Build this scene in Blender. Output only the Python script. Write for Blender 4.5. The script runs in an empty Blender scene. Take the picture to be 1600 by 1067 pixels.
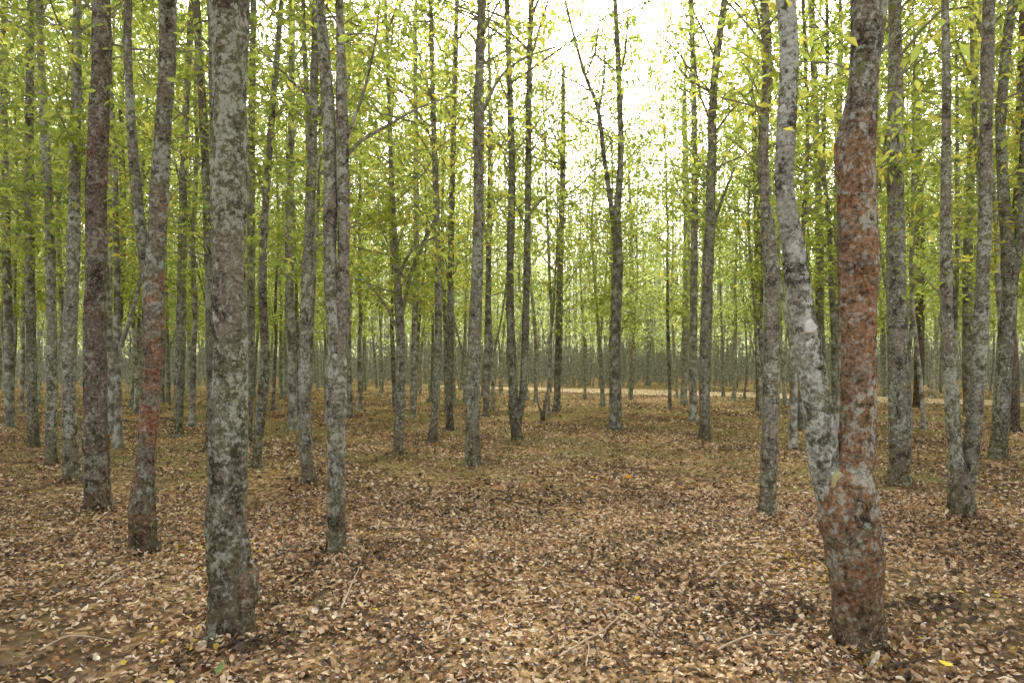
import bpy, math, random
import numpy as np
from mathutils import Vector, noise
random.seed(7); RNG=np.random.default_rng(11)
C=bpy.context.scene.collection
F=1067.0; H=1.6; HY=570.0
def W(px,py,d): return np.array([(px-800)/F*d, d, H+(HY-py)/F*d])
def depth(py): return F*H/(py-HY)

# ---------------------------------------------------------------- mesh helpers
def mesh_np(name,V,Fa,mat,smooth=False):
    V=np.asarray(V,dtype=np.float32); Fa=np.asarray(Fa,dtype=np.int32)
    me=bpy.data.meshes.new(name); m,k=Fa.shape
    me.vertices.add(len(V)); me.vertices.foreach_set('co',V.ravel())
    me.loops.add(m*k); me.loops.foreach_set('vertex_index',Fa.ravel())
    me.polygons.add(m); me.polygons.foreach_set('loop_start',np.arange(0,m*k,k,dtype=np.int32))
    me.update(calc_edges=True); me.validate()
    me.polygons.foreach_set('use_smooth',np.full(m,smooth,dtype=bool))
    me.materials.append(mat); return me
def link(name,me,parent=None,loc=None,mat=None):
    o=bpy.data.objects.new(name,me); C.objects.link(o)
    if parent: o.parent=parent
    if loc is not None: o.location=loc
    if mat is not None:
        o.material_slots[0].link='OBJECT'; o.material_slots[0].material=mat
    return o
def tag(o,label=None,cat=None,group=None,kind=None):
    if label: o['label']=label
    if cat: o['category']=cat
    if group: o['group']=group
    if kind: o['kind']=kind
    return o
def catmull(P,R,step):
    P=np.asarray(P,float); R=np.asarray(R,float); out=[];rr=[]
    n=len(P)
    for i in range(n-1):
        p0=P[max(i-1,0)];p1=P[i];p2=P[i+1];p3=P[min(i+2,n-1)]
        L=np.linalg.norm(p2-p1); k=max(1,int(math.ceil(L/(step if p1[2]<4.6 else max(step,0.12)))))
        for j in range(k):
            t=j/k
            out.append(0.5*((2*p1)+(-p0+p2)*t+(2*p0-5*p1+4*p2-p3)*t*t+(-p0+3*p1-3*p2+p3)*t**3))
            tt=t*t*(3-2*t); rr.append(R[i]*(1-tt)+R[i+1]*tt)
    out.append(P[-1]); rr.append(R[-1])
    return np.array(out),np.array(rr)
def tube(P,R,sides):
    P=np.asarray(P,float);R=np.asarray(R,float);n=len(P)
    T=np.gradient(P,axis=0); T/=np.linalg.norm(T,axis=1)[:,None]+1e-9
    ref=np.array([0.13,0.95,0.05]) if abs(T[:,1]).mean()<0.8 else np.array([0.1,0.1,1.0])
    U=np.cross(T,ref); U/=np.linalg.norm(U,axis=1)[:,None]+1e-9
    Wv=np.cross(T,U)
    a=np.linspace(0,2*math.pi,sides,endpoint=False)
    V=P[:,None,:]+R[:,None,None]*(np.cos(a)[None,:,None]*U[:,None,:]+np.sin(a)[None,:,None]*Wv[:,None,:])
    V=V.reshape(-1,3)
    i=np.arange(n-1)[:,None]*sides; j=np.arange(sides)[None,:]; j2=(j+1)%sides
    Fa=np.stack([i+j,i+j2,i+sides+j2,i+sides+j],axis=-1).reshape(-1,4)
    return V,Fa
class Acc:
    def __init__(s): s.V=[];s.F=[];s.n=0
    def add(s,V,Fa):
        s.V.append(V); s.F.append(Fa+s.n); s.n+=len(V)
    def mesh(s,name,mat,smooth=False):
        return mesh_np(name,np.concatenate(s.V),np.concatenate(s.F),mat,smooth)
def rough_tube(P,R,step,sides,amp,seed,flare=0.0,fine=0.0):
    P,R=catmull(P,R,step)
    if flare: R=R*(1+flare*np.exp(-np.maximum(P[:,2]+0.02,0)/0.13))
    V,Fa=tube(P,R,sides)
    n=len(P)
    for i in range(n):
        c=P[i]; z=c[2]
        lobe=flare*1.0*math.exp(-max(z,0)/0.14)
        for j in range(sides):
            k=i*sides+j; v=V[k]
            q=Vector((v[0]*3.2+seed,v[1]*3.2,v[2]*2.0))
            s=1+amp*noise.noise(q)*1.6
            q2=Vector((v[0]*13+seed,v[1]*13,v[2]*10)); s+=amp*0.7*noise.noise(q2)
            if fine and z<4.6:
                s+=fine*noise.noise(Vector((v[0]*42+seed,v[1]*42,v[2]*34)))
                s+=fine*0.6*noise.noise(Vector((v[0]*95+seed,v[1]*95,v[2]*80)))
            if lobe>0.01: 
                a=j/sides*2*math.pi
                s+=lobe*0.5*math.sin(a*4+seed+0.8*math.sin(a*2+seed*2))
            V[k]=c+(v-c)*s
    return V,Fa

# ---------------------------------------------------------------- materials
def newmat(name):
    m=bpy.data.materials.new(name); m.use_nodes=True
    nt=m.node_tree; nt.nodes.clear(); return m,nt
def N(nt,t,**kw):
    n=nt.nodes.new(t)
    for k,v in kw.items(): setattr(n,k,v)
    return n
def ramp(nt,src,stops,interp='LINEAR'):
    r=N(nt,'ShaderNodeValToRGB'); r.color_ramp.interpolation=interp
    els=r.color_ramp.elements
    while len(els)<len(stops): els.new(0.5)
    for e,(p,c) in zip(els,stops):
        e.position=p; e.color=(c[0],c[1],c[2],1) if not isinstance(c,(int,float)) else (c,c,c,1)
    nt.links.new(src,r.inputs[0]); return r.outputs[0]
def mixc(nt,f,a,b,mode='MIX'):
    m=N(nt,'ShaderNodeMix',data_type='RGBA',blend_type=mode)
    for s,v in ((m.inputs[0],f),(m.inputs[6],a),(m.inputs[7],b)):
        if hasattr(v,'node'): nt.links.new(v,s)
        elif isinstance(v,(int,float)): s.default_value=v
        else: s.default_value=(v[0],v[1],v[2],1)
    return m.outputs[2]
def math_(nt,op,a,b=None,clamp=False):
    m=N(nt,'ShaderNodeMath',operation=op,use_clamp=clamp)
    for s,v in ((m.inputs[0],a),(m.inputs[1],b)):
        if v is None: continue
        if hasattr(v,'node'): nt.links.new(v,s)
        else: s.default_value=v
    return m.outputs[0]
def noise_(nt,vec,scale,detail=4,rough=0.55):
    n=N(nt,'ShaderNodeTexNoise'); n.inputs['Scale'].default_value=scale
    n.inputs['Detail'].default_value=detail; n.inputs['Roughness'].default_value=rough
    nt.links.new(vec,n.inputs['Vector']); return n.outputs['Fac']
def mapped(nt,v,sc):
    mp=N(nt,'ShaderNodeMapping'); mp.inputs['Scale'].default_value=sc; nt.links.new(v,mp.inputs[0]); return mp.outputs[0]
def bark(name,base,dark,lichen,lich_amt=0.5,red=0.0,redz=None,moss=0.3,redcol=(0.20,0.065,0.03),ls=18):
    m,nt=newmat(name); L=nt.links.new
    tc=N(nt,'ShaderNodeTexCoord'); oi=N(nt,'ShaderNodeObjectInfo')
    sep=N(nt,'ShaderNodeSeparateXYZ'); L(tc.outputs['Object'],sep.inputs[0])
    off=math_(nt,'MULTIPLY',oi.outputs['Random'],37.0)
    comb=N(nt,'ShaderNodeCombineXYZ'); L(off,comb.inputs[0]); L(off,comb.inputs[1]); L(off,comb.inputs[2])
    add=N(nt,'ShaderNodeVectorMath',operation='ADD'); L(tc.outputs['Object'],add.inputs[0]); L(comb.outputs[0],add.inputs[1])
    v=add.outputs[0]; v2=mapped(nt,v,(1,1,0.8))
    n1=noise_(nt,v2,8,7,0.72)
    col=ramp(nt,n1,[(0.40,dark),(0.49,base),(0.54,base),(0.63,[c*1.35 for c in base])])
    nm=noise_(nt,v2,2.0,2); fm=ramp(nt,nm,[(0.46,0.0),(0.58,1.0)]); fm=math_(nt,'MULTIPLY',fm,moss)
    col=mixc(nt,fm,col,(0.125,0.13,0.055))
    nl=noise_(nt,v2,ls,6,0.72)
    if red>0:
        nr=noise_(nt,v2,3.0,6,0.75); t=0.62-0.2*red
        fr=ramp(nt,nr,[(t,0.0),(t+0.09,1.0)])
        fr=math_(nt,'MULTIPLY',fr,ramp(nt,nl,[(0.38,0.35),(0.48,1.0)]))
        if redz:
            zw=math_(nt,'ADD',sep.outputs[2],math_(nt,'MULTIPLY',math_(nt,'SUBTRACT',nl,0.5),1.4))
            zz=ramp(nt,math_(nt,'DIVIDE',zw,6.0),[(max(redz[0]/6-0.05,0),0.0),(redz[0]/6+0.04,1.0),(redz[1]/6-0.05,1.0),(redz[1]/6+0.05,0.0)])
            fr=math_(nt,'MULTIPLY',fr,zz)
        n3=noise_(nt,v2,24,5,0.75); rc=ramp(nt,n3,[(0.36,[c*0.4 for c in redcol]),(0.5,redcol),(0.64,[c*1.4 for c in redcol])])
        col=mixc(nt,math_(nt,'MULTIPLY',fr,0.85),col,rc)
    s=math_(nt,'ADD',math_(nt,'MULTIPLY',nl,0.72),math_(nt,'MULTIPLY',nm,0.32))
    t=0.595-0.06*lich_amt
    fl=ramp(nt,s,[(t,0.0),(t+0.015,1.0)])
    col=mixc(nt,math_(nt,'MULTIPLY',fl,0.7),col,lichen)
    nk=noise_(nt,v,42,3,0.7)
    col=mixc(nt,ramp(nt,nk,[(0.56,0.0),(0.6,0.42)]),col,lichen)
    vo=N(nt,'ShaderNodeTexVoronoi'); vo.inputs['Scale'].default_value=7.5; L(v2,vo.inputs['Vector'])
    wob=math_(nt,'ADD',vo.outputs['Distance'],math_(nt,'MULTIPLY',nl,1.3))
    fs=ramp(nt,wob,[(0.72,1.0),(0.75,0.0)])
    col=mixc(nt,math_(nt,'MULTIPLY',fs,0.8*lich_amt),col,[c*1.35 for c in lichen])
    nb=noise_(nt,mapped(nt,v,(1.6,1.6,7)),3.0,4,0.75)
    col=mixc(nt,1.0,col,ramp(nt,nb,[(0.34,0.6),(0.46,1.0)]),'MULTIPLY')
    col=mixc(nt,1.0,col,ramp(nt,nk,[(0.32,0.35),(0.47,1.05)]),'MULTIPLY')
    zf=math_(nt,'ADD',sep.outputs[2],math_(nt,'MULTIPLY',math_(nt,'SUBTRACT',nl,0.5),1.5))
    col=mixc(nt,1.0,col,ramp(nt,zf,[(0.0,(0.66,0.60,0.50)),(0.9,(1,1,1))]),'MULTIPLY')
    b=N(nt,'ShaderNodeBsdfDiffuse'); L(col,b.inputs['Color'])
    hgt=math_(nt,'ADD',n1,math_(nt,'MULTIPLY',nk,0.6))
    bp=N(nt,'ShaderNodeBump'); bp.inputs['Strength'].default_value=0.9; bp.inputs['Distance'].default_value=0.035
    L(hgt,bp.inputs['Height']); L(bp.outputs[0],b.inputs['Normal'])
    o=N(nt,'ShaderNodeOutputMaterial'); L(b.outputs[0],o.inputs[0]); return m
def bark_simple(name,a,b_,c):
    m,nt=newmat(name); L=nt.links.new
    tc=N(nt,'ShaderNodeTexCoord'); oi=N(nt,'ShaderNodeObjectInfo')
    add=N(nt,'ShaderNodeVectorMath',operation='ADD'); L(tc.outputs['Object'],add.inputs[0]); L(oi.outputs['Random'],add.inputs[1])
    n=noise_(nt,add.outputs[0],6,4,0.75); col=ramp(nt,n,[(0.38,a),(0.5,b_),(0.6,c)])
    col=mixc(nt,1.0,col,ramp(nt,oi.outputs['Random'],[(0,0.65),(1,1.2)]),'MULTIPLY')
    d=N(nt,'ShaderNodeBsdfDiffuse'); L(col,d.inputs[0])
    o=N(nt,'ShaderNodeOutputMaterial'); L(d.outputs[0],o.inputs[0]); return m
G=(0.235,0.22,0.168)
BK={
 'grey':bark('bark_grey',G,(0.088,0.076,0.056),(0.48,0.50,0.43),0.75,moss=0.45),
 'olive':bark('bark_olive',(0.178,0.165,0.122),(0.068,0.058,0.042),(0.42,0.44,0.37),0.75,moss=0.5,ls=19),
 'pale':bark('bark_pale',(0.30,0.295,0.25),(0.09,0.083,0.062),(0.57,0.61,0.56),0.95,moss=0.75),
 'dark':bark('bark_dark',(0.15,0.122,0.095),(0.052,0.042,0.032),(0.34,0.35,0.29),0.4,red=0.35,moss=0.2,redcol=(0.17,0.09,0.06)),
 'red':bark('bark_red',(0.20,0.172,0.132),(0.075,0.06,0.045),(0.44,0.47,0.41),0.7,red=1.0,redz=(0.2,2.95),moss=0.4,redcol=(0.30,0.165,0.09)),
 'band':bark('bark_band',(0.18,0.16,0.122),(0.06,0.05,0.037),(0.40,0.42,0.36),0.5,red=0.66,redz=(0.0,2.9),moss=0.3,redcol=(0.27,0.12,0.07)),
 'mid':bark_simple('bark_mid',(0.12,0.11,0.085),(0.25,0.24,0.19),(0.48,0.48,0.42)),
 'back':bark_simple('bark_back_haze_tint',(0.19,0.19,0.155),(0.31,0.31,0.26),(0.52,0.53,0.47)),  # paler than near bark: depth haze painted into the colour
 'far':bark_simple('bark_far_haze_tint',(0.19,0.19,0.16),(0.30,0.305,0.26),(0.46,0.47,0.42)),  # haze painted in here too, for the trunks of the distant wood
}
def leafmat(name,stops,trans,sc=0.9,tmix=0.55):
    m,nt=newmat(name); L=nt.links.new
    g=N(nt,'ShaderNodeNewGeometry'); oi=N(nt,'ShaderNodeObjectInfo')
    n=noise_(nt,g.outputs['Position'],sc,1)
    f=math_(nt,'ADD',math_(nt,'MULTIPLY',g.outputs['Random Per Island'],0.45),math_(nt,'ADD',math_(nt,'MULTIPLY',oi.outputs['Random'],0.25),math_(nt,'MULTIPLY',n,0.5)))
    col=ramp(nt,math_(nt,'SUBTRACT',f,0.1),stops)
    d=N(nt,'ShaderNodeBsdfDiffuse'); L(col,d.inputs[0])
    t=N(nt,'ShaderNodeBsdfTranslucent'); L(mixc(nt,1.0,col,trans,'MULTIPLY'),t.inputs[0])
    mx=N(nt,'ShaderNodeMixShader'); mx.inputs[0].default_value=tmix; L(d.outputs[0],mx.inputs[1]); L(t.outputs[0],mx.inputs[2])
    o=N(nt,'ShaderNodeOutputMaterial'); L(mx.outputs[0],o.inputs[0]); return m
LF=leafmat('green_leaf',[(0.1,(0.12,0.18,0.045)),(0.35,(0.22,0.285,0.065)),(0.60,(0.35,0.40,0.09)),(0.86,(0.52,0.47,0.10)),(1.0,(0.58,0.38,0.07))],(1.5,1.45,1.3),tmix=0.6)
LFM=leafmat('back_leaf_haze_tint',[(0.1,(0.21,0.28,0.09)),(0.4,(0.32,0.39,0.12)),(0.7,(0.44,0.48,0.15)),(1.0,(0.55,0.51,0.16))],(1.42,1.42,1.35),tmix=0.6)  # pale stops carry painted depth haze for leaves further back
LFF=leafmat('far_leaf_haze_tint',[(0.05,(0.34,0.41,0.21)),(0.5,(0.45,0.51,0.28)),(0.95,(0.55,0.58,0.34))],(1.4,1.4,1.4),sc=0.3,tmix=0.6)  # palest leaf green, horizon haze put into the colour
def littermat():
    m,nt=newmat('dead_leaf'); L=nt.links.new
    g=N(nt,'ShaderNodeNewGeometry')
    n=noise_(nt,g.outputs['Position'],0.6,3)
    f=math_(nt,'ADD',math_(nt,'MULTIPLY',g.outputs['Random Per Island'],0.88),math_(nt,'SUBTRACT',math_(nt,'MULTIPLY',n,0.7),0.32))
    col=ramp(nt,f,[(0.0,(0.04,0.026,0.016)),(0.24,(0.12,0.068,0.033)),(0.38,(0.27,0.14,0.058)),(0.50,(0.42,0.245,0.105)),(0.64,(0.52,0.36,0.20)),(0.78,(0.68,0.50,0.31)),(0.90,(0.82,0.68,0.48)),(0.935,(0.85,0.75,0.59)),(0.945,(0.74,0.55,0.06)),(0.985,(0.66,0.46,0.05)),(1.0,(0.55,0.21,0.03))])
    d=N(nt,'ShaderNodeBsdfDiffuse'); L(col,d.inputs['Color'])
    t=N(nt,'ShaderNodeBsdfTranslucent'); L(col,t.inputs[0])
    mx=N(nt,'ShaderNodeMixShader'); mx.inputs[0].default_value=0.25; L(d.outputs[0],mx.inputs[1]); L(t.outputs[0],mx.inputs[2])
    gl=N(nt,'ShaderNodeBsdfGlossy'); gl.inputs['Roughness'].default_value=0.45
    m2=N(nt,'ShaderNodeMixShader'); m2.inputs[0].default_value=0.05; L(mx.outputs[0],m2.inputs[1]); L(gl.outputs[0],m2.inputs[2])
    o=N(nt,'ShaderNodeOutputMaterial'); L(m2.outputs[0],o.inputs[0]); return m
LIT=littermat()
def plain(name,c,rough=0.9,var=0.5,sc=20):
    m,nt=newmat(name); L=nt.links.new
    tc=N(nt,'ShaderNodeTexCoord'); n=noise_(nt,tc.outputs['Object'],sc,5)
    col=mixc(nt,n,[x*(1-var) for x in c],[min(1,x*(1+var)) for x in c])
    b=N(nt,'ShaderNodeBsdfDiffuse'); L(col,b.inputs['Color'])
    o=N(nt,'ShaderNodeOutputMaterial'); L(b.outputs[0],o.inputs[0]); return m
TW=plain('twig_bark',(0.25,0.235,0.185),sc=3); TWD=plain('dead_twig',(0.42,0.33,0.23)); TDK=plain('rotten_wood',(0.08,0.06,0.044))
SCAR=plain('cut_wood',(0.42,0.38,0.20),var=0.45,sc=30); SCARW=plain('pale_scar',(0.58,0.58,0.54),var=0.35,sc=30)
YL=plain('yellow_leaf',(0.55,0.44,0.06),0.5,0.3); GLF=plain('fresh_leaf',(0.13,0.22,0.07),0.5,0.3); ORL=plain('orange_leaf',(0.60,0.25,0.04),0.5,0.2)
def groundmat():
    m,nt=newmat('leaf_strewn_soil'); L=nt.links.new
    g=N(nt,'ShaderNodeNewGeometry'); p=g.outputs['Position']
    vo=N(nt,'ShaderNodeTexVoronoi'); vo.inputs['Scale'].default_value=24; L(p,vo.inputs['Vector'])
    sp=N(nt,'ShaderNodeSeparateColor'); L(vo.outputs['Color'],sp.inputs[0])
    lit=ramp(nt,sp.outputs[0],[(0.0,(0.06,0.037,0.02)),(0.4,(0.18,0.11,0.052)),(0.7,(0.36,0.23,0.115)),(0.92,(0.53,0.38,0.22)),(1.0,(0.62,0.48,0.32))])
    n2=noise_(nt,p,3.5,5,0.7)
    soil=ramp(nt,n2,[(0.3,(0.03,0.022,0.014)),(0.7,(0.15,0.10,0.058))])
    nb=noise_(nt,p,0.38,3,0.6)
    grn=ramp(nt,n2,[(0.3,(0.085,0.085,0.032)),(0.7,(0.31,0.265,0.115))])
    f1=ramp(nt,math_(nt,'ADD',math_(nt,'MULTIPLY',nb,0.6),math_(nt,'MULTIPLY',n2,0.4)),[(0.44,0.85),(0.54,0.0)])
    col=mixc(nt,f1,lit,soil)
    nc=noise_(nt,p,0.23,3,0.6)
    f2=ramp(nt,math_(nt,'ADD',math_(nt,'MULTIPLY',nc,0.65),math_(nt,'MULTIPLY',n2,0.35)),[(0.48,0.0),(0.57,0.65)])
    sy=N(nt,'ShaderNodeSeparateXYZ'); L(p,sy.inputs[0])
    far=ramp(nt,math_(nt,'DIVIDE',sy.outputs[1],100.0),[(0.05,0.35),(0.12,1.0)])
    col=mixc(nt,math_(nt,'MULTIPLY',f2,far),col,grn)
    b=N(nt,'ShaderNodeBsdfDiffuse'); L(col,b.inputs['Color'])
    o=N(nt,'ShaderNodeOutputMaterial'); L(b.outputs[0],o.inputs[0]); return m
GM=groundmat()

# ---------------------------------------------------------------- ground
def height(x,y):
    x=np.asarray(x,float);y=np.asarray(y,float)
    f=np.clip((20-y)/8,0,1)
    return f*(0.022*np.sin(x*1.7+y*0.6)+0.018*np.sin(y*2.3-x*0.9+1)+0.012*np.sin(x*4.1+2)*np.sin(y*3.7))
gx=np.concatenate([-np.geomspace(12,500,28)[::-1],np.linspace(-11.8,11.8,160),np.geomspace(12,500,28)])
gy=np.concatenate([[-120,-40,-12,-4],np.linspace(0,20,140),np.geomspace(20.5,900,40)])
X,Y=np.meshgrid(gx,gy); V=np.stack([X,Y,height(X,Y)],-1).reshape(-1,3)
nx=len(gx); ii,jj=np.meshgrid(np.arange(len(gy)-1),np.arange(nx-1),indexing='ij'); a=ii*nx+jj
Fa=np.stack([a,a+1,a+nx+1,a+nx],-1).reshape(-1,4)
tag(link('ground',mesh_np('ground',V,Fa,GM,True)),'brown woodland floor strewn with dead leaves','ground',kind='structure')

# dirt track crossing behind the clearing
tp=[(2100,643),(1600,631),(1300,621),(1000,612),(840,608),(650,602)]
TP=np.array([[(px-800)/F*depth(py),depth(py)] for px,py in tp])
tc_,tw_=catmull(np.c_[TP,np.zeros(len(TP))],np.array([2.2,2.4,2.7,3.3,2.8,0.5]),0.8)
T=np.gradient(tc_,axis=0);T/=np.linalg.norm(T,axis=1)[:,None]; Nn=np.stack([-T[:,1],T[:,0]],-1)
rows=[]
for k,s in enumerate((-1,-0.5,0,0.5,1)):
    wob=0.35*np.sin(np.arange(len(tc_))*0.9+s*5)+0.3*np.sin(np.arange(len(tc_))*0.37+s)
    off=s*tw_*(1+0.3*wob*(abs(s)==1))
    rows.append(np.c_[tc_[:,:2]+Nn*off[:,None], np.full(len(tc_),0.008)])
Vt=np.stack(rows,1).reshape(-1,3); n=len(tc_); a=(np.arange(n-1)[:,None]*5+np.arange(4)[None,:]).ravel()
tag(link('path',mesh_np('path',Vt,np.stack([a,a+5,a+6,a+1],-1),plain('bare_earth',(0.50,0.38,0.25),var=0.5,sc=2))),'pale bare dirt track crossing behind the clearing','path',kind='structure')
def near_track(x,y,m=2.5): return np.min(np.hypot(tc_[:,0]-x,tc_[:,1]-y))<m

# ---------------------------------------------------------------- leaf geometry
def leaf_simple(P,L,Wd,rng,pitch=(-1.1,0.25)):
    n=len(P); L=L*rng.uniform(0.6,1.25,n); w=L*Wd*rng.uniform(0.8,1.2,n)
    az=rng.uniform(0,2*math.pi,n); pt=rng.uniform(pitch[0],pitch[1],n); ro=rng.uniform(-0.9,0.9,n)
    d=np.stack([np.cos(az)*np.cos(pt),np.sin(az)*np.cos(pt),np.sin(pt)],-1)
    s=np.stack([-np.sin(az),np.cos(az),0*az],-1); u=np.cross(d,s)
    s2=s*np.cos(ro)[:,None]+u*np.sin(ro)[:,None]; u2=np.cross(d,s2)
    Lc=L[:,None];wc=w[:,None]
    V=np.stack([P, P+d*Lc*0.45+s2*wc+u2*wc*0.3, P+d*Lc-u2*Lc*0.08, P+d*Lc*0.45-s2*wc+u2*wc*0.3],1).reshape(-1,3)
    b=np.arange(n)[:,None]*4
    Fa=np.concatenate([b+[0,1,2],b+[0,2,3]],0)
    return V,Fa
def leaf_curled(P,L,Wd,rng,tilt=0.45):
    n=len(P); L=L*rng.uniform(0.4,1.5,n); w=L*Wd*rng.uniform(0.6,1.35,n)
    az=rng.uniform(0,2*math.pi,n); pt=rng.normal(0,tilt,n); ro=rng.normal(0,tilt,n)
    ro=np.where(rng.random(n)<0.5,ro+math.pi,ro)
    d=np.stack([np.cos(az)*np.cos(pt),np.sin(az)*np.cos(pt),np.sin(pt)],-1)
    s=np.stack([-np.sin(az),np.cos(az),0*az],-1); u=np.cross(d,s)
    s2=s*np.cos(ro)[:,None]+u*np.sin(ro)[:,None]; u2=np.cross(d,s2)
    fold=rng.uniform(0.05,0.9,n); curl=rng.uniform(-0.5,0.8,n)
    def pt_(t,side,wd):
        return P+d*(L*(t-0.5))[:,None]+s2*(w*side*wd)[:,None]+u2*(w*abs(side)*wd*fold+curl*L*(t-0.5)**2*2)[:,None]
    V=np.stack([pt_(0,0,0),pt_(.35,0,0),pt_(.72,0,0),pt_(1,0,0),pt_(.3,1,1),pt_(.7,1,.8),pt_(.3,-1,1),pt_(.7,-1,.8)],1).reshape(-1,3)
    b=np.arange(n)[:,None]*8
    t=[[0,6,1],[0,1,4],[1,6,7],[1,7,2],[1,2,5],[1,5,4],[2,7,3],[2,3,5]]
    Fa=np.concatenate([b+x for x in t],0)
    return V,Fa
def patch(x,y,s,ph): return 0.5+0.25*np.sin(x*s+ph)*np.cos(y*s*1.13+ph*2)+0.25*np.sin(x*s*2.3+y*s*1.7+ph*3)
def gpatch(x,y): return patch(x,y,0.55,4.0)*0.6+patch(x,y,1.9,0.3)*0.4
def scatter(n,y0,y1,margin=1.15):
    y=np.sqrt(RNG.uniform(y0**2,y1**2,n)); x=RNG.uniform(-1,1,n)*(y*0.75*margin+0.5); return x,y
A=Acc()
for (n,y0,y1,L) in ((124000,2.6,8.5,0.037),(84000,8.5,19,0.054),(44000,19,44,0.090)):
    x,y=scatter(n,y0,y1)
    pr=0.26+1.0*patch(x,y,0.9,1.3)*(0.35+1.1*patch(x,y,3.7,2.2))
    pr=pr*np.where(y>7,1-0.6*np.clip((gpatch(x,y)-0.52)*6,0,1),1-0.35*np.clip((gpatch(x,y)-0.55)*6,0,1))
    k=RNG.random(n)<pr; x=x[k];y=y[k]
    if y1>20:
        k=np.array([not near_track(a,b) or random.random()<0.2 for a,b in zip(x,y)]); x=x[k];y=y[k]
    z=height(x,y)+RNG.uniform(0.005,0.03,len(x))
    A.add(*leaf_curled(np.stack([x,y,z],-1),L,0.30,RNG,0.42))
for (px,py) in ((357,988),(225,860),(154,797),(526,872),(1199,812),(1345,1008),(1405,757),(1502,807),(112,757),(484,757)):
    d0=depth(py); cx=(px-800)/F*d0; m=230; r=0.10+np.abs(RNG.normal(0,0.16,m)); aa=RNG.uniform(0,6.28,m)
    x=cx+np.cos(aa)*r; y=d0+np.sin(aa)*r; A.add(*leaf_curled(np.stack([x,y,height(x,y)+np.clip(0.07-0.22*(r-0.1),0.01,0.07)*RNG.random(m)+0.01],-1),0.046,0.28,RNG,0.6))
tag(link('leaf_litter',A.mesh('leaf_litter',LIT)),'curled brown and tan dead leaves covering the woodland floor','fallen leaves',kind='stuff')
def blades(n,y0,y1,h,w):
    x,y=scatter(n*4,y0,y1); k=gpatch(x,y)+RNG.normal(0,0.04,len(x))>0.57; x=x[k][:n];y=y[k][:n]; m=len(x)
    P=np.stack([x,y,height(x,y)-0.005],-1); az=RNG.uniform(0,6.283,m); le=RNG.uniform(0.2,1.1,m); hh=h*RNG.uniform(.4,1.3,m)
    s=np.stack([np.cos(az+1.57),np.sin(az+1.57),0*az],-1)*w
    d=np.stack([np.cos(az)*np.sin(le),np.sin(az)*np.sin(le),np.cos(le)],-1)*hh[:,None]
    V=np.stack([P-s,P+s,P+d],1).reshape(-1,3); b=np.arange(m)[:,None]*3
    return V,b+[0,1,2]
GR=leafmat('dry_grass',[(0.1,(0.14,0.17,0.055)),(0.5,(0.30,0.28,0.11)),(0.9,(0.48,0.40,0.21))],(1.2,1.2,1.2),tmix=0.35)
A=Acc(); A.add(*blades(14000,2.6,9,0.055,0.002)); A.add(*blades(38000,9,22,0.10,0.0045)); A.add(*blades(24000,22,60,0.18,0.012))
tag(link('grass',A.mesh('grass',GR)),'short sparse olive and straw grass between the fallen leaves','grass',kind='stuff')

# ---------------------------------------------------------------- tree building
def extend(P,R,ztop,rng):
    P=[np.array(p) for p in P]; R=list(R)
    d=P[-1]-P[-2]; d/=np.linalg.norm(d); z0=P[-1][2]; r0=R[-1]
    while P[-1][2]<ztop-0.6:
        d=d*0.75+np.array([rng.normal(0,0.07),rng.normal(0,0.07),1])*0.25; d/=np.linalg.norm(d)
        P.append(P[-1]+d*1.1); R.append(max(0.012,r0*(1-0.9*(P[-1][2]-z0)/(ztop-z0))))
    return P,R
def gen_crown(stems,z0,z1,nb,rng,leafn=17,L=0.12,lw=0.21,spread=0.10,blen=1.0,thin=None):
    T=Acc(); LP=[]
    for i in range(nb):
        P=stems[rng.integers(len(stems))]; q=rng.random()
        z=z0+(z1-z0)*(q**1.0); k=int(np.argmin(abs(P[:,2]-z))); b=P[k]
        az=rng.uniform(0,6.283); el=rng.uniform(0.15,0.95); sh=0.65+0.6*math.sin(math.pi*min(1,max(0.05,(z-z0)/(z1-z0))))
        ln=blen*rng.uniform(0.6,1.9)*sh
        d=np.array([math.cos(az)*math.cos(el),math.sin(az)*math.cos(el),math.sin(el)])
        pts=[b]
        for s in range(5):
            d=d+rng.normal(0,0.15,3)+np.array([0,0,0.02]); d/=np.linalg.norm(d); pts.append(pts[-1]+d*ln/5)
        pts=np.array(pts); r=0.006+0.006*ln
        T.add(*tube(pts,np.linspace(r,0.003,6),4))
        for j in range(5):
            s=pts[min(5,1+j)]; dd=d*0.4+rng.normal(0,0.6,3); dd[2]=dd[2]*0.4; dd/=np.linalg.norm(dd)
            tl=rng.uniform(0.4,0.95)*min(1.3,ln)
            e1=s+dd*tl*0.5; e2=e1+(dd+rng.normal(0,0.3,3)-np.array([0,0,0.15]))*tl*0.5
            T.add(*tube(np.array([s,e1,e2]),np.array([0.004,0.003,0.0015]),3))
            lam=leafn*rng.uniform(0.45,1.6)*(0.7 if (thin and s[2]>thin) else 1.0)
            m=rng.poisson(lam); t=rng.uniform(0.1,1.05,m)[:,None]
            base=np.where(t<0.5,s+(e1-s)*t*2,e1+(e2-e1)*(t-0.5)*2)
            LP.append(base+rng.normal(0,spread,(m,3))*np.array([1,1,0.5]))
    return T,np.concatenate(LP),L,lw
def arr(px_path,d,base,ddy=0.0):
    P=[];R=[]
    n=len(px_path)
    for i,(x,y,w) in enumerate(px_path):
        p=W(x,y,d); p[1]+=ddy*i/max(1,n-1); P.append(p-base); R.append(w/2/F*d)
    return P,R
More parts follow.
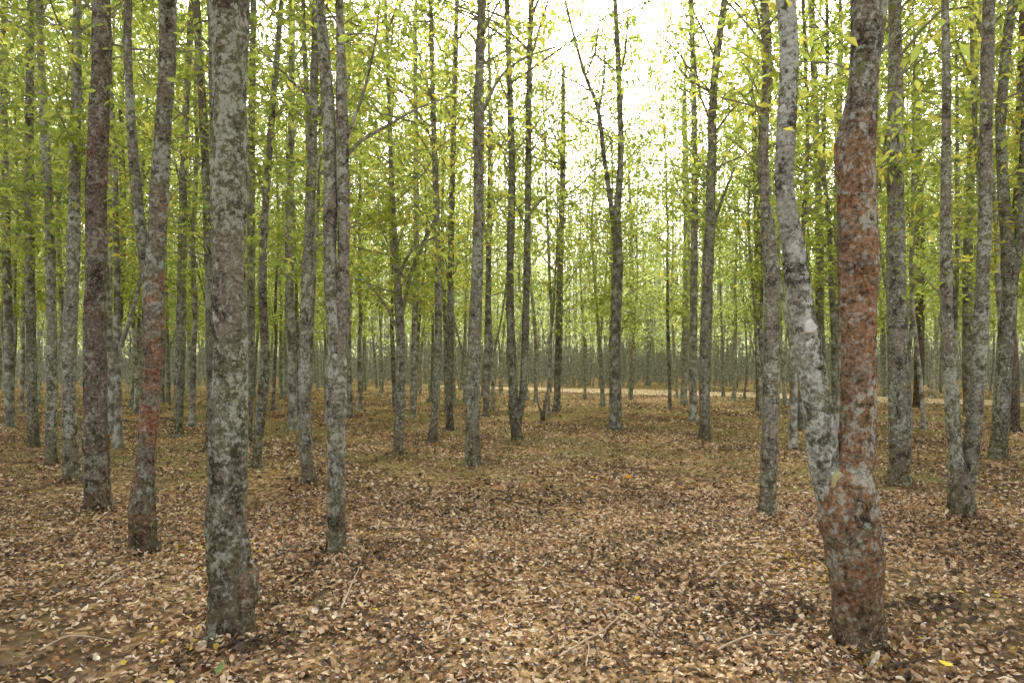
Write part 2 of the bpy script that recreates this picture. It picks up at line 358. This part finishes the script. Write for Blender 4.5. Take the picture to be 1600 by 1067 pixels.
def hand_tree(label,path,mat='grey',stems=(),branches=(),sprays=(),z0=4.0,ztop=None,group=None,nb=32,scars=(),leafn=13,flare=0.4,blen=1.25,burl=None):
    seed=sum(ord(c)*(i+1) for i,c in enumerate(label))%997; rng=np.random.default_rng(seed)
    d=depth(path[0][1]); bx=(path[0][0]-800)/F*d; base=np.array([bx,d,float(height(bx,d))])
    root=bpy.data.objects.new('woodland_tree',None); C.objects.link(root); root.location=base; root.empty_display_size=0.2
    tag(root,label,'tree',group)
    if ztop is None: ztop=rng.uniform(14,16.5)
    if d>16.5 and mat in ('grey','olive'): mat='mid' if d<25 else 'back'  # distant trunks step to paler bark, aerial haze done by colour
    near=d<8.5
    step,sides,fine=(0.022,64,0.06) if d<5 else (0.035,40,0.055) if near else (0.12,14,0.0)
    P,R=arr(path,d,base); P[0][2]=0.0; P[0][1]=0; R[0]=R[0]*0.82
    P=[P[0]+np.array([0,0,-0.15])]+P; R=[R[0]*1.05]+R
    P2,R2=extend(P,R,ztop,rng)
    V,Fa=rough_tube(P2,R2,step,sides,0.10 if near else 0.13,seed,flare,fine)
    link('trunk',mesh_np('trunk',V,Fa,BK[mat],True),root)
    S=[catmull(P2,R2,0.25)[0]]
    for st in stems:
        sm=st.get('mat',mat) if isinstance(st,dict) else mat; pp=st['path'] if isinstance(st,dict) else st
        p,r=arr(pp,d,base,0.0); p,r=extend(p,r,ztop*0.93,rng)
        V,Fa=rough_tube(p,r,step,sides,0.09,seed+5,0,fine)
        link('stem',mesh_np('stem',V,Fa,BK[sm],True),root); S.append(catmull(p,r,0.25)[0])
    if burl:
        p,r=arr(burl,d,base); p=[q+np.array([0,-0.03,0]) for q in p]
        V,Fa=rough_tube(p,r,0.02,28,0.3,seed,0,0.15); tag(link('burl',mesh_np('burl',V,Fa,BK['red'],True),root),'rusty brown burl low on the trunk')
    LPx=[]
    Lf=0.10 if d<6.5 else (0.115 if d<9 else 0.15)
    centre=640<path[0][0]<1120
    T,LP,L,lw=gen_crown(S,z0,ztop,nb,rng,leafn=leafn*(1.15 if centre else 1),L=Lf,lw=0.22,blen=blen,spread=0.12,thin=(7.5 if d<26 else 9.5) if centre else None)
    for br in branches:
        p,r=arr(br,d,base,rng.uniform(-0.5,0.5)); pp,rr=catmull(p,r,0.12)
        V,Fa=tube(pp,rr,7)
        link('branch',mesh_np('branch',V,Fa,BK['grey'],True),root)
        for q in pp[len(pp)//2::2]: 
            m=rng.poisson(3); LPx.append(q+rng.normal(0,0.14,(m,3)))
    for (sx,sy,k) in sprays:
        k=int(k*0.9)
        e=W(sx,sy,d)-base; e[1]+=rng.uniform(-0.6,0.6)
        St=S[int(np.argmin([abs(s[:,0]-e[0]).min() for s in S]))]
        b=St[int(np.argmin(abs(St[:,2]-(e[2]-0.45*abs(e[0]-St[0,0])-0.25))))]
        mid=(b+e)/2+np.array([0,0,0.08])+rng.normal(0,0.04,3)
        pp,rr=catmull([b,mid,e],[0.009,0.006,0.002],0.1)
        V,Fa=tube(pp,rr,5); link('branch',mesh_np('branch',V,Fa,TW,True),root)
        m=len(pp)
        for _ in range(k):
            t=rng.uniform(0.3,1.0); q=pp[int(t*(m-1))]; LPx.append((q+rng.normal(0,0.24,3)*np.array([1,1,0.55]))[None,:])
    LP=np.concatenate([LP]+LPx) if LPx else LP
    link('twigs',T.mesh('twigs',TW),root)
    V,Fa=leaf_simple(LP,L,lw,rng)
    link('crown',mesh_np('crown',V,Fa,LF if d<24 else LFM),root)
    for (x,y,rpx,m,wst) in scars:
        c=W(x,y,d)-base; r=rpx/F*d; k=20; off=-(wst/2/F*d); a=np.linspace(0,6.283,k,endpoint=False)
        VV=[];w=1+0.12*np.sin(a*3+seed)+0.08*np.sin(a*5+1)+0.05*np.sin(a*8+2)
        for (yy,rr_) in ((off*0.55,1.15),(off*0.9,1.12),(off*1.0,1.0),(off*1.04,0.8),(off*1.02,0.5),(off*1.0,0.02)):
            VV.append(np.stack([c[0]+np.cos(a)*r*rr_*w*0.85,np.full(k,c[1]+yy),c[2]+np.sin(a)*r*rr_*w],-1))
        VV=np.concatenate(VV); i=np.arange(5)[:,None]*k; j=np.arange(k)[None,:]; j2=(j+1)%k
        FF=np.stack([i+j,i+j2,i+k+j2,i+k+j],-1).reshape(-1,4)
        tag(link('branch_scar',mesh_np('branch_scar',VV,FF,m,True),root),'pale scar where a branch was cut')
    return root,base

HAND=[
 dict(label='thick olive-grey trunk in the left foreground, largest tree on the left',
  path=[(357,988,76),(358,950,66),(358,890,64),(352,800,60),(356,680,56),(360,540,50),(358,400,50),(360,280,54),(358,150,54),(358,0,56)],mat='olive',z0=5.2,flare=0.25,
  burl=[(372,955,22),(386,930,36),(392,900,32),(386,872,16)]),
 dict(label='leaning slim trunk with red bands near its foot, left of the largest left trunk',
  path=[(225,860,40),(222,790,36),(230,690,27),(236,600,28),(240,480,32),(244,380,27),(254,220,24),(262,80,24),(262,0,24)],mat='band',z0=4.6,
  stems=[dict(path=[(238,470,18),(226,405,17),(214,310,16),(204,180,13),(199,60,12),(200,0,12)],mat='olive')],sprays=[(180,120,20),(290,260,16)]),
 dict(label='dark reddish-brown straight trunk third from the left edge among the near trees',
  path=[(154,797,42),(150,730,36),(148,600,33),(150,450,31),(152,250,29),(158,100,28),(158,0,26)],mat='dark',z0=4.6),
 dict(label='grey lichen-marked trunk just left of the dark reddish-brown trunk',
  path=[(112,757,26),(109,680,22),(108,560,20),(114,400,19),(118,200,15),(120,0,13)],mat='grey',z0=4.0,sprays=[(70,260,24),(90,180,20)]),
 dict(label='grey trunk splitting into two close stems, right of the largest left trunk',
  path=[(526,872,32),(524,800,29),(526,690,28),(526,600,30),(524,520,24),(516,420,19),(516,300,20),(514,190,20),(506,80,18),(500,0,14)],mat='grey',z0=4.3,
  stems=[[(528,640,22),(534,520,22),(537,400,19),(536,280,19),(534,150,18),(532,60,13),(530,0,12)]],
  branches=[[(514,200,8),(490,160,6),(450,120,4),(400,70,3)],[(536,250,7),(560,215,6),(600,185,5),(650,150,3),(700,125,2)],[(538,225,6),(570,150,5),(590,80,3),(600,20,2)]]),
 dict(label='slim grey trunk with a swollen foot, between the largest left trunk and the double-stemmed one',
  path=[(484,757,26),(478,705,20),(475,640,18),(478,480,17),(486,300,15),(490,150,13),(494,0,11)],mat='grey',z0=3.6,sprays=[(450,390,30),(520,300,30),(440,250,40)]),
 dict(label='straight grey trunk standing alone at the left edge of the clearing',
  path=[(740,726,27),(738,680,22),(739,600,22),(743,500,20),(748,330,17),(748,150,16),(753,0,13)],mat='grey',z0=4.6,
  branches=[[(752,180,6),(780,120,5),(820,85,4),(870,65,3)]],nb=36,blen=1.7,sprays=[(690,120,60),(700,40,50),(790,300,50),(705,250,60),(800,200,40)]),
 dict(label='low-branched tree with spreading limbs, next left from the straight trunk alone at the clearing',
  path=[(622,709,19),(625,640,16),(626,560,14),(623,480,13),(618,400,10),(614,320,8),(610,230,7)],mat='grey',z0=2.6,ztop=10,
  branches=[[(626,500,7),(640,430,6),(655,385,6),(680,330,4)],[(624,520,5),(600,470,4),(575,440,3)],[(622,450,5),(640,400,4),(690,370,3)]],
  sprays=[(560,400,70),(650,330,80),(700,380,80),(590,330,60),(550,430,60),(670,440,70),(720,320,70),(590,470,40),(730,400,60),(650,260,60)]),
 dict(label='slim trunk leaning right at the middle of the clearing, its foot in fallen leaves',
  path=[(808,690,19),(803,640,15),(799,560,14),(797,420,12),(800,260,11),(795,100,9),(792,0,8)],mat='olive',z0=4.2,nb=46,blen=1.9,
  stems=[[(808,668,12),(817,610,11),(822,480,11),(825,300,10),(827,120,9),(830,0,8)]],sprays=[(770,340,70),(860,350,70),(850,250,70),(880,280,70),(870,180,40),(780,430,50),(850,430,40)]),
 dict(label='tree with a high forked top and mossy foot, near the centre right of the clearing',
  path=[(961,672,20),(962,620,16),(963,500,15),(966,420,16),(964,345,13),(970,240,9),(966,100,8),(961,0,7)],mat='grey',z0=4.8,nb=30,blen=1.7,
  stems=[[(965,400,10),(956,330,8),(944,245,7),(934,170,6),(915,120,5)]],
  branches=[[(935,180,4),(945,120,3),(950,60,2)]],sprays=[(1000,330,60),(930,330,60),(1010,240,50),(1000,430,50),(920,400,50)]),
 dict(label='grey trunk with a brown foot at the right edge of the clearing',
  path=[(1102,686,21),(1101,630,17),(1103,520,17),(1108,400,16),(1112,250,14),(1116,130,12),(1132,0,10)],mat='grey',z0=4.2,nb=44,blen=1.8,
  branches=[[(1112,360,6),(1130,310,5),(1150,260,3)]],sprays=[(1050,330,60),(1060,250,60),(1150,330,50),(1040,180,50),(1070,110,50),(1050,430,50),(1150,420,50)]),
 dict(label='wavy slender grey trunk left of the big forked tree on the right',
  path=[(1199,812,28),(1201,740,25),(1204,620,24),(1206,480,23),(1203,390,20),(1194,300,15),(1193,200,15),(1200,110,15),(1194,0,12)],mat='grey',z0=4.0,
  sprays=[(1150,150,60),(1165,70,60),(1120,110,50),(1225,180,30),(1180,200,34),(1130,40,50),(1110,180,34)]),
 dict(label='big forked tree in the right foreground, pale left stem and orange-brown right stem',
  path=[(1345,1008,82),(1341,955,70),(1335,870,80),(1327,805,88),(1326,760,84),(1337,715,58),(1342,650,50),(1343,500,54),(1342,400,55),(1339,280,56),(1337,230,58),(1346,160,46),(1351,80,42),(1352,0,40)],mat='red',z0=4.9,
  stems=[dict(path=[(1326,850,40),(1308,795,52),(1291,740,48),(1283,670,44),(1268,570,40),(1250,470,38),(1238,380,33),(1226,290,28),(1230,180,27),(1233,80,28),(1228,0,29)],mat='pale'),
         dict(path=[(1350,120,26),(1368,70,22),(1378,0,20)],mat='grey')],
  scars=[(1298,747,12,SCAR,60),(1258,512,10,SCARW,44)],sprays=[(1310,130,16),(1255,160,16),(1290,40,20),(1400,60,16)],flare=0.25),
 dict(label='straight blotchy grey trunk just right of the big forked tree',
  path=[(1405,757,38),(1406,700,32),(1404,600,31),(1401,450,29),(1400,300,23),(1399,150,21),(1398,0,19)],mat='grey',z0=3.9,sprays=[(1430,330,26),(1440,260,26)]),
 dict(label='grey tree splitting low into a V of two stems near the right edge',
  path=[(1502,807,34),(1501,765,30),(1492,690,20),(1487,620,19),(1480,500,18),(1478,300,15),(1479,150,13),(1477,0,11)],mat='grey',z0=3.6,
  stems=[[(1506,780,24),(1516,710,23),(1524,640,21),(1531,540,20),(1538,380,19),(1541,200,18),(1546,0,17)]],sprays=[(1450,200,24),(1510,280,24),(1460,120,24),(1500,380,20),(1440,400,16)]),
 dict(label='dark grey trunk at the right edge that forks at mid height',
  path=[(1560,720,28),(1564,650,23),(1570,560,22),(1578,440,20),(1570,330,15),(1564,200,14),(1572,80,14),(1582,0,12)],mat='olive',z0=3.4,
  stems=[[(1578,450,15),(1590,400,14),(1598,300,13),(1604,150,12)]]),
 dict(label='thin grey trunk nearest the left edge of the photo',
  path=[(15,668,16),(14,560,13),(10,400,12),(6,150,10)],z0=3.2),
 dict(label='slim grey trunk second from the left edge, between two thin neighbours',
  path=[(52,698,18),(50,600,15),(47,450,14),(46,200,12),(48,0,10)],z0=3.2,mat='olive'),
 dict(label='slim trunk bending left near its top, third from the left edge',
  path=[(80,727,18),(80,620,15),(80,480,14),(75,300,13),(66,150,11),(62,0,10)],z0=3.2),
 dict(label='thin trunk leaning right between the dark reddish trunk and the red-banded one',
  path=[(178,653,14),(182,560,12),(188,440,12),(192,330,10),(189,200,8)],z0=3.0),
 dict(label='slim straight trunk right behind the red-banded leaning trunk',
  path=[(278,682,17),(281,580,15),(284,430,13),(288,220,11),(300,0,9)],z0=3.0),
 dict(label='slim mossy trunk close on the left side of the largest left trunk',
  path=[(329,702,18),(330,580,15),(326,400,14),(318,200,12),(306,0,11)],mat='olive',z0=3.2),
 dict(label='trunk half hidden behind the largest left trunk, showing along its left edge',
  path=[(346,765,24),(345,620,22),(341,420,20),(338,220,19),(334,0,18)],z0=4.2),
 dict(label='crooked thin trunk directly right of the largest left trunk',
  path=[(400,727,18),(406,660,15),(414,560,14),(410,440,12),(416,300,11),(430,120,9),(440,0,8)],mat='olive',z0=3.4),
 dict(label='thin upright trunk just behind the crooked thin one',
  path=[(388,690,13),(392,520,12),(392,300,11),(396,0,9)],z0=3.4),
 dict(label='thin straight trunk just left of the slim trunk with the swollen foot',
  path=[(457,673,15),(456,560,13),(452,380,12),(455,180,10),(456,0,9)],z0=3.2),
 dict(label='thin trunk right of the low-branched tree, leaning slightly right',
  path=[(676,690,16),(681,620,13),(685,500,12),(682,330,10),(676,150,8)],z0=3.2,nb=38,blen=1.7),
 dict(label='thin dark trunk close left of the straight trunk alone at the clearing',
  path=[(703,674,13),(703,580,11),(704,420,10),(708,250,8),(712,100,7)],mat='olive',z0=3.4,nb=38,blen=1.7),
 dict(label='very thin pale trunk behind and right of the low-branched tree',
  path=[(645,652,12),(647,560,10),(650,400,9),(650,200,8),(648,60,7)],z0=3.2,nb=38,blen=1.7),
 dict(label='thin trunk close behind the straight trunk alone at the clearing, on its right',
  path=[(759,650,12),(761,560,10),(764,400,9),(766,250,8)],z0=3.2,nb=40,blen=1.8),
 dict(label='thin grey trunk in the clearing halfway between the leaning trunk and the high forked one',
  path=[(870,642,13),(872,560,11),(875,420,10),(879,280,9),(880,150,7)],z0=3.2,nb=54,blen=2.1,ztop=12.5),
 dict(label='thin pale trunk just right of the high forked tree at the back of the clearing',
  path=[(985,619,8),(986,540,7),(987,430,7),(985,330,6)],z0=3.0,nb=56,blen=2.1,ztop=13.5),
 dict(label='bushy clump of close stems standing by the dirt track at the back of the clearing',
  path=[(1012,602,6),(1013,550,5),(1010,480,5),(1006,420,4)],mat='grey',z0=2.6,nb=80,leafn=16,blen=1.8,ztop=14,
  stems=[[(1014,598,6),(1019,540,5),(1022,480,5),(1026,400,4)],[(1013,600,5),(1015,540,5),(1016,450,4)]]),
 dict(label='thin trunk immediately left of the brown-footed grey trunk at the right clearing edge',
  path=[(1083,657,14),(1083,560,12),(1085,400,11),(1085,220,9),(1082,60,8)],z0=3.6,nb=38,blen=1.7),
 dict(label='thin trunk two places left of the brown-footed grey trunk',
  path=[(1068,630,12),(1070,540,11),(1073,380,10),(1070,200,9)],mat='olive',z0=3.6,nb=44,blen=1.8),
 dict(label='thin trunk partly behind the wavy slender trunk on its left side',
  path=[(1187,642,13),(1186,560,11),(1184,420,10),(1180,260,9)],z0=3.4,nb=32,blen=1.5),
 dict(label='thin wavy trunk seen just right of the pale stem of the big forked tree',
  path=[(1276,650,14),(1278,540,12),(1281,400,12),(1276,220,10),(1268,0,9)],z0=3.4),
 dict(label='thin straight trunk seen between the two stems of the big forked tree',
  path=[(1304,648,13),(1307,520,12),(1309,330,11),(1312,120,9)],z0=3.4),
 dict(label='brown thin trunk right of the straight blotchy grey trunk',
  path=[(1435,636,17),(1436,540,15),(1437,420,14),(1436,250,11)],mat='dark',z0=3.2),
 dict(label='grey trunk just behind the V-shaped tree, between its stems',
  path=[(1512,650,15),(1511,540,13),(1512,400,13),(1520,200,11),(1527,0,9)],z0=3.0),
 dict(label='trunk half hidden close behind the dark forking trunk at the right edge',
  path=[(1584,675,22),(1582,600,19),(1578,500,17),(1590,330,14),(1596,150,12)],mat='dark',z0=3.0),
]
placed=[]
for h in HAND:
    r,b=hand_tree(**h); placed.append((b[0],b[1]))
print('hand',len(HAND))

# ---------------------------------------------------------------- generic background trees
def generic(v):
    rng=np.random.default_rng(100+v); ht=rng.uniform(13.5,16.5); r=rng.uniform(0.052,0.085)
    P=[np.array([0,0,-0.1])];R=[r*1.15]; d=np.array([rng.normal(0,0.05),rng.normal(0,0.05),1.0])
    while P[-1][2]<ht:
        d=d*0.7+np.array([rng.normal(0,0.11),rng.normal(0,0.11),1])*0.3; d/=np.linalg.norm(d)
        P.append(P[-1]+d*1.0); R.append(max(0.012,r*(1-0.92*(P[-1][2]/ht)**1.1)))
    V,Fa=rough_tube(P,R,0.3,10,0.12,v*7.1,0.4)
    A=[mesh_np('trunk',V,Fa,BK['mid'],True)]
    S=[catmull(P,R,0.3)[0]]; st=None
    if v%3==1:
        k=2+v%4; b=P[k]; q=[b-np.array([0,0,0.3]),b.copy()]; dd=np.array([math.cos(v),math.sin(v),2.6]); dd/=np.linalg.norm(dd)
        rr=[R[k]*0.6,R[k]*0.75]
        while q[-1][2]<ht*0.9:
            dd=dd*0.75+np.array([rng.normal(0,0.06),rng.normal(0,0.06),1])*0.25; dd/=np.linalg.norm(dd)
            q.append(q[-1]+dd); rr.append(max(0.012,R[k]*0.75*(1-0.9*q[-1][2]/ht)))
        V,Fa=rough_tube(q,rr,0.3,9,0.1,v*3.3,0)
        st=mesh_np('stem',V,Fa,BK['mid'],True); S.append(catmull(q,rr,0.3)[0])
    T,LP,L,lw=gen_crown(S,rng.uniform(2.4,4.0),ht,34,rng,leafn=13.5,L=0.17,lw=0.24,spread=0.16,blen=1.45)
    V,Fa=leaf_simple(LP,L,lw,rng)
    return (A[0],T.mesh('twigs',TW),mesh_np('crown',V,Fa,LF),st)
VAR=[generic(v) for v in range(10)]
cand=[]
rr=random.Random(5)
grid={}
def gk(x,y): return (int(math.floor(x/2.5)),int(math.floor(y/2.5)))
for a,b in placed: grid.setdefault(gk(a,b),[]).append((a,b))
for _ in range(90000):
    d=math.sqrt(rr.uniform(9.5**2,150**2)); xw=rr.uniform(-1,1)*(d*0.75*1.1+1); px=800+xw/d*F
    if d<44 and 548<px<1185:
        if d<21 or rr.random()>(0.14 if d<28 else 0.5): continue
    if d<12.5 and 0<px<1600: continue
    if 250<px<340 and d<14: continue
    if 31<d<70 and near_track(xw,d): continue
    if 990<px<1040 and d<50 : continue
    md=1.75 if d<30 else (1.95 if d<55 else 1.85)
    kx,ky=gk(xw,d)
    if any((xw-a)**2+(d-b)**2<md*md for i in (-1,0,1) for j in (-1,0,1) for a,b in grid.get((kx+i,ky+j),())): continue
    grid.setdefault((kx,ky),[]).append((xw,d)); cand.append((d,xw,px))
    if len(cand)>3200: break
cand.sort(); ncopy=300-len(HAND)
def region(px,d):
    side='left' if px<545 else ('right' if px>1185 else 'centre')
    if side=='centre': return ('trees behind the clearing','pale slim trunk in the even row of woodland behind the clearing and dirt track')
    dist='mid' if d<27 else 'back'
    if side=='left':
        return ('trees in the left middle distance','slim grey tree crowded in the left middle distance behind the large left trunks') if dist=='mid' else ('trees in the left background','distant thin trunk deep in the dense left background')
    return ('trees in the right middle distance','slim grey tree crowded in the right middle distance behind the big forked tree') if dist=='mid' else ('trees in the right background','distant thin trunk deep in the right background beyond the dirt track')
for k,(d,x,px) in enumerate(cand[:ncopy]):
    tm,tw,cm,st=VAR[rr.randrange(len(VAR))]
    g,l=region(px,d)
    root=bpy.data.objects.new('woodland_tree',None); C.objects.link(root); root.location=(x,d,float(height(x,d)))
    root.rotation_euler=(0,0,rr.uniform(0,6.28)); s=rr.uniform(0.85,1.12)
    if 840<px<1060: s*=0.93
    root.scale=(s,s,s)
    tag(root,l,'tree',g)
    bm_,lm_=(BK['back'],LFM) if d>26 else (None,None)  # deeper copies get the haze-tinted bark and leaves
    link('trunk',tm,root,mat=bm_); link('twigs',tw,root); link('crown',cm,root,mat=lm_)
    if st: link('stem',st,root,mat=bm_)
print('copies to depth',cand[ncopy-1][0],'far',len(cand)-ncopy,'maxd',cand[-1][0])
# far woodland as one mass
TA=Acc(); LPs=[]
rng=np.random.default_rng(77)
for (d,x,px) in cand[ncopy:]:
    ht=rng.uniform(13,17.5); n=6
    for e in range(2 if rng.random()<0.5 else 3):
        r=rng.uniform(0.07,0.12)*(1 if d<90 else 1.3)*(1 if e==0 else 0.8)
        ox,oy=(0,0) if e==0 else (rng.uniform(-1.3,1.3),rng.uniform(-1.2,1.2))
        if e and near_track(x+ox,d+oy,3.2): continue
        z=np.linspace(-0.1,ht,n); P=np.stack([x+ox+np.cumsum(rng.normal(0,0.16,n)),d+oy+np.cumsum(rng.normal(0,0.16,n)),z],-1)
        TA.add(*tube(P,np.linspace(r,0.015,n),5))
    m=190; lo=2.9 if d<75 else (2.5 if d<110 else 1.2); nc=22
    cz=lo+(ht-lo)*rng.random(nc)**0.95; ca=rng.uniform(0,6.28,nc); cr=rng.uniform(0.3,2.0,nc)
    cc=np.stack([x+np.cos(ca)*cr,d+np.sin(ca)*cr,cz],-1)
    LPs.append(cc[rng.integers(0,nc,m)]+rng.normal(0,0.42,(m,3))*np.array([1,1,0.7]))
LPs=np.concatenate(LPs); V,Fa=leaf_simple(LPs,0.34,0.27,rng)
Vt=np.concatenate(TA.V);Ft=np.concatenate(TA.F)
Ft=np.concatenate([Ft[:,[0,1,2]],Ft[:,[0,2,3]]])
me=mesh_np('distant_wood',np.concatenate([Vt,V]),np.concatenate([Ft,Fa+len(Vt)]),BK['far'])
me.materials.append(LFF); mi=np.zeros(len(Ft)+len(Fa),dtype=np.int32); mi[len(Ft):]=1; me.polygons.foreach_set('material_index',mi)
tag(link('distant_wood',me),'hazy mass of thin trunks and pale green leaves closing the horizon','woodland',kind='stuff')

# ---------------------------------------------------------------- debris on the floor
def ground_pt(px,py,z=0.03):
    d=depth(py); x=(px-800)/F*d; return np.array([x,d,float(height(x,d))+z])
TWIGS=[([(872,1050),(905,1022),(945,995),(982,958)],6,'long bare twig slanting across the bottom centre of the leaf floor'),
 ([(915,1062),(920,1030),(914,1000)],4,'short thin twig at the bottom edge, beside the long slanting twig'),
 ([(938,940),(975,962),(1030,1012)],4,'thin pale twig crossing the top end of the long slanting twig'),
 ([(533,965),(545,938),(562,905)],5,'short dry twig on the leaves right of the largest left trunk'),
 ([(700,1010),(703,990),(712,965)],4,'thin stalk lying left of the bottom centre'),
 ([(1380,1060),(1420,1052),(1470,1040)],8,'dark stick lying at the bottom right near the big forked tree'),
 ([(150,930),(180,905),(215,890)],5,'dry twig among the leaves below the red-banded trunk'),
 ([(1110,905),(1130,890),(1160,882)],4,'thin twig left of the big forked tree among tan leaves'),
 ([(1120,1030),(1170,1010),(1235,1005)],5,'pale curved twig below the dark debris left of the big forked tree'),
 ([(60,1020),(110,1000),(170,1004)],5,'dry twig in the bottom left corner of the leaf floor')]
for pts_,w,lab in TWIGS:
    P=[ground_pt(x,y,0.045+0.02*random.random()) for x,y in pts_]; d=P[0][1]; r=w/2/F*d*0.75
    c=P[0].copy(); c[2]=0
    pp,rr_=catmull([p-c for p in P],np.linspace(r,r*0.4,len(P)),0.04)
    pp[:,:2]+=np.random.default_rng(len(lab)).normal(0,0.003,(len(pp),2))
    V,Fa=tube(pp,rr_,7); o=link('fallen_twig',mesh_np('fallen_twig',V,Fa,TDK if 'dark stick' in lab else TWD,True),None,c); tag(o,lab,'twig',None)
def pile(px,py,wid,label,n=26):
    rng=np.random.default_rng(px); b=ground_pt(px,py,0); root=bpy.data.objects.new('brush_pile',None); C.objects.link(root); root.location=b
    tag(root,label,'brush')
    for k in range(8):
        a=rng.uniform(-0.8,0.8)+(3.14 if rng.random()<.5 else 0); s=rng.normal(0,wid*0.4,3); s[2]=0.03; s[1]*=0.6
        e=s+np.array([math.cos(a)*wid*0.6,math.sin(a)*wid*0.6,rng.uniform(0.02,0.04)])
        pp,r_=catmull([s,(s+e)/2+rng.normal(0,0.02,3)+[0,0,0.01],e],[0.006,0.005,0.002],0.03); V,Fa=tube(pp,r_,6)
        link('stick',mesh_np('stick',V,Fa,TDK,True),root)
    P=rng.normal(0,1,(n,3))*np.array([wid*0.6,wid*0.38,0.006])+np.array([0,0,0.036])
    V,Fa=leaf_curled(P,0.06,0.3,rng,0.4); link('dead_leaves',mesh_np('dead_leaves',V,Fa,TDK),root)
pile(1225,965,0.34,'dark curled dead leaves and sticks left of the foot of the big forked tree',56)
pile(1462,958,0.25,'small dark heap of rotting leaves right of the foot of the big forked tree',30)
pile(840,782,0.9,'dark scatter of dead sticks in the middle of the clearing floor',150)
pile(395,1010,0.2,'small heap of dark leaves at the foot of the largest left trunk',14)
for (x,y,m,lab,s) in [(585,966,YL,'bright yellow fallen leaf right of the foot of the largest left trunk',0.065),(343,1052,GLF,'green fallen leaf at the bottom left below the largest trunk',0.055),
   (1478,1050,YL,'yellow-green fallen leaf in the bottom right corner area',0.055),(981,752,ORL,'orange fallen leaf standing out in the middle of the clearing',0.12),(828,893,YL,'small yellow fallen leaf just right of the bottom centre',0.07)]:
    b=ground_pt(x,y,0.05); V,Fa=leaf_curled(np.zeros((1,3)),s*1.2,0.32,np.random.default_rng(x),0.25)
    tag(link('fallen_leaf',mesh_np('fallen_leaf',V,Fa,m),None,b),lab,'leaf')
b=ground_pt(848,657,0); root=bpy.data.objects.new('broken_sapling',None); C.objects.link(root); root.location=b
tag(root,'knee-high broken sapling stub with two prongs in the clearing','stump')
for e,r in (((0.12,0,0.8),0.045),((-0.14,0.05,0.5),0.035)):
    V,Fa=rough_tube([(0,0,-0.05),(e[0]*0.4,0,e[2]*0.5),e],[0.06,r,r*0.6],0.06,9,0.12,3,0.2); link('prong',mesh_np('prong',V,Fa,BK['olive'],True),root)

# ---------------------------------------------------------------- light, world, camera
EL,AZ=math.radians(38),math.radians(9)
w=bpy.data.worlds.new("World"); bpy.context.scene.world=w; w.use_nodes=True; nt=w.node_tree; nt.nodes.clear()
sky=N(nt,'ShaderNodeTexSky',sky_type='NISHITA'); sky.sun_disc=False; sky.sun_elevation=EL; sky.sun_rotation=AZ
sky.air_density=1.2; sky.dust_density=6.0; sky.ozone_density=1.0
hs=N(nt,'ShaderNodeHueSaturation'); hs.inputs['Saturation'].default_value=0.12; hs.inputs['Value'].default_value=3.3; nt.links.new(sky.outputs[0],hs.inputs['Color'])
bg=N(nt,'ShaderNodeBackground'); bg.inputs[1].default_value=0.15; nt.links.new(hs.outputs[0],bg.inputs[0])
o=N(nt,'ShaderNodeOutputWorld'); nt.links.new(bg.outputs[0],o.inputs[0])
sl=bpy.data.lights.new('sun','SUN'); sl.energy=5.0; sl.angle=math.radians(2); sl.color=(1,0.92,0.79)
so=bpy.data.objects.new('sun',sl); C.objects.link(so)
dv=-Vector((math.sin(AZ)*math.cos(EL),math.cos(AZ)*math.cos(EL),math.sin(EL))); so.rotation_euler=dv.to_track_quat('-Z','Y').to_euler(); so.location=(0,10,30)
cam=bpy.data.cameras.new('camera'); cam.lens=24; cam.sensor_width=36; cam.shift_y=(HY-533.5)/1600; cam.clip_end=2000; cam.clip_start=0.05
co=bpy.data.objects.new('camera',cam); C.objects.link(co); co.location=(0,0,H); co.rotation_euler=(math.radians(90),0,0)
bpy.context.scene.camera=co
bpy.context.scene.view_settings.view_transform='Standard'
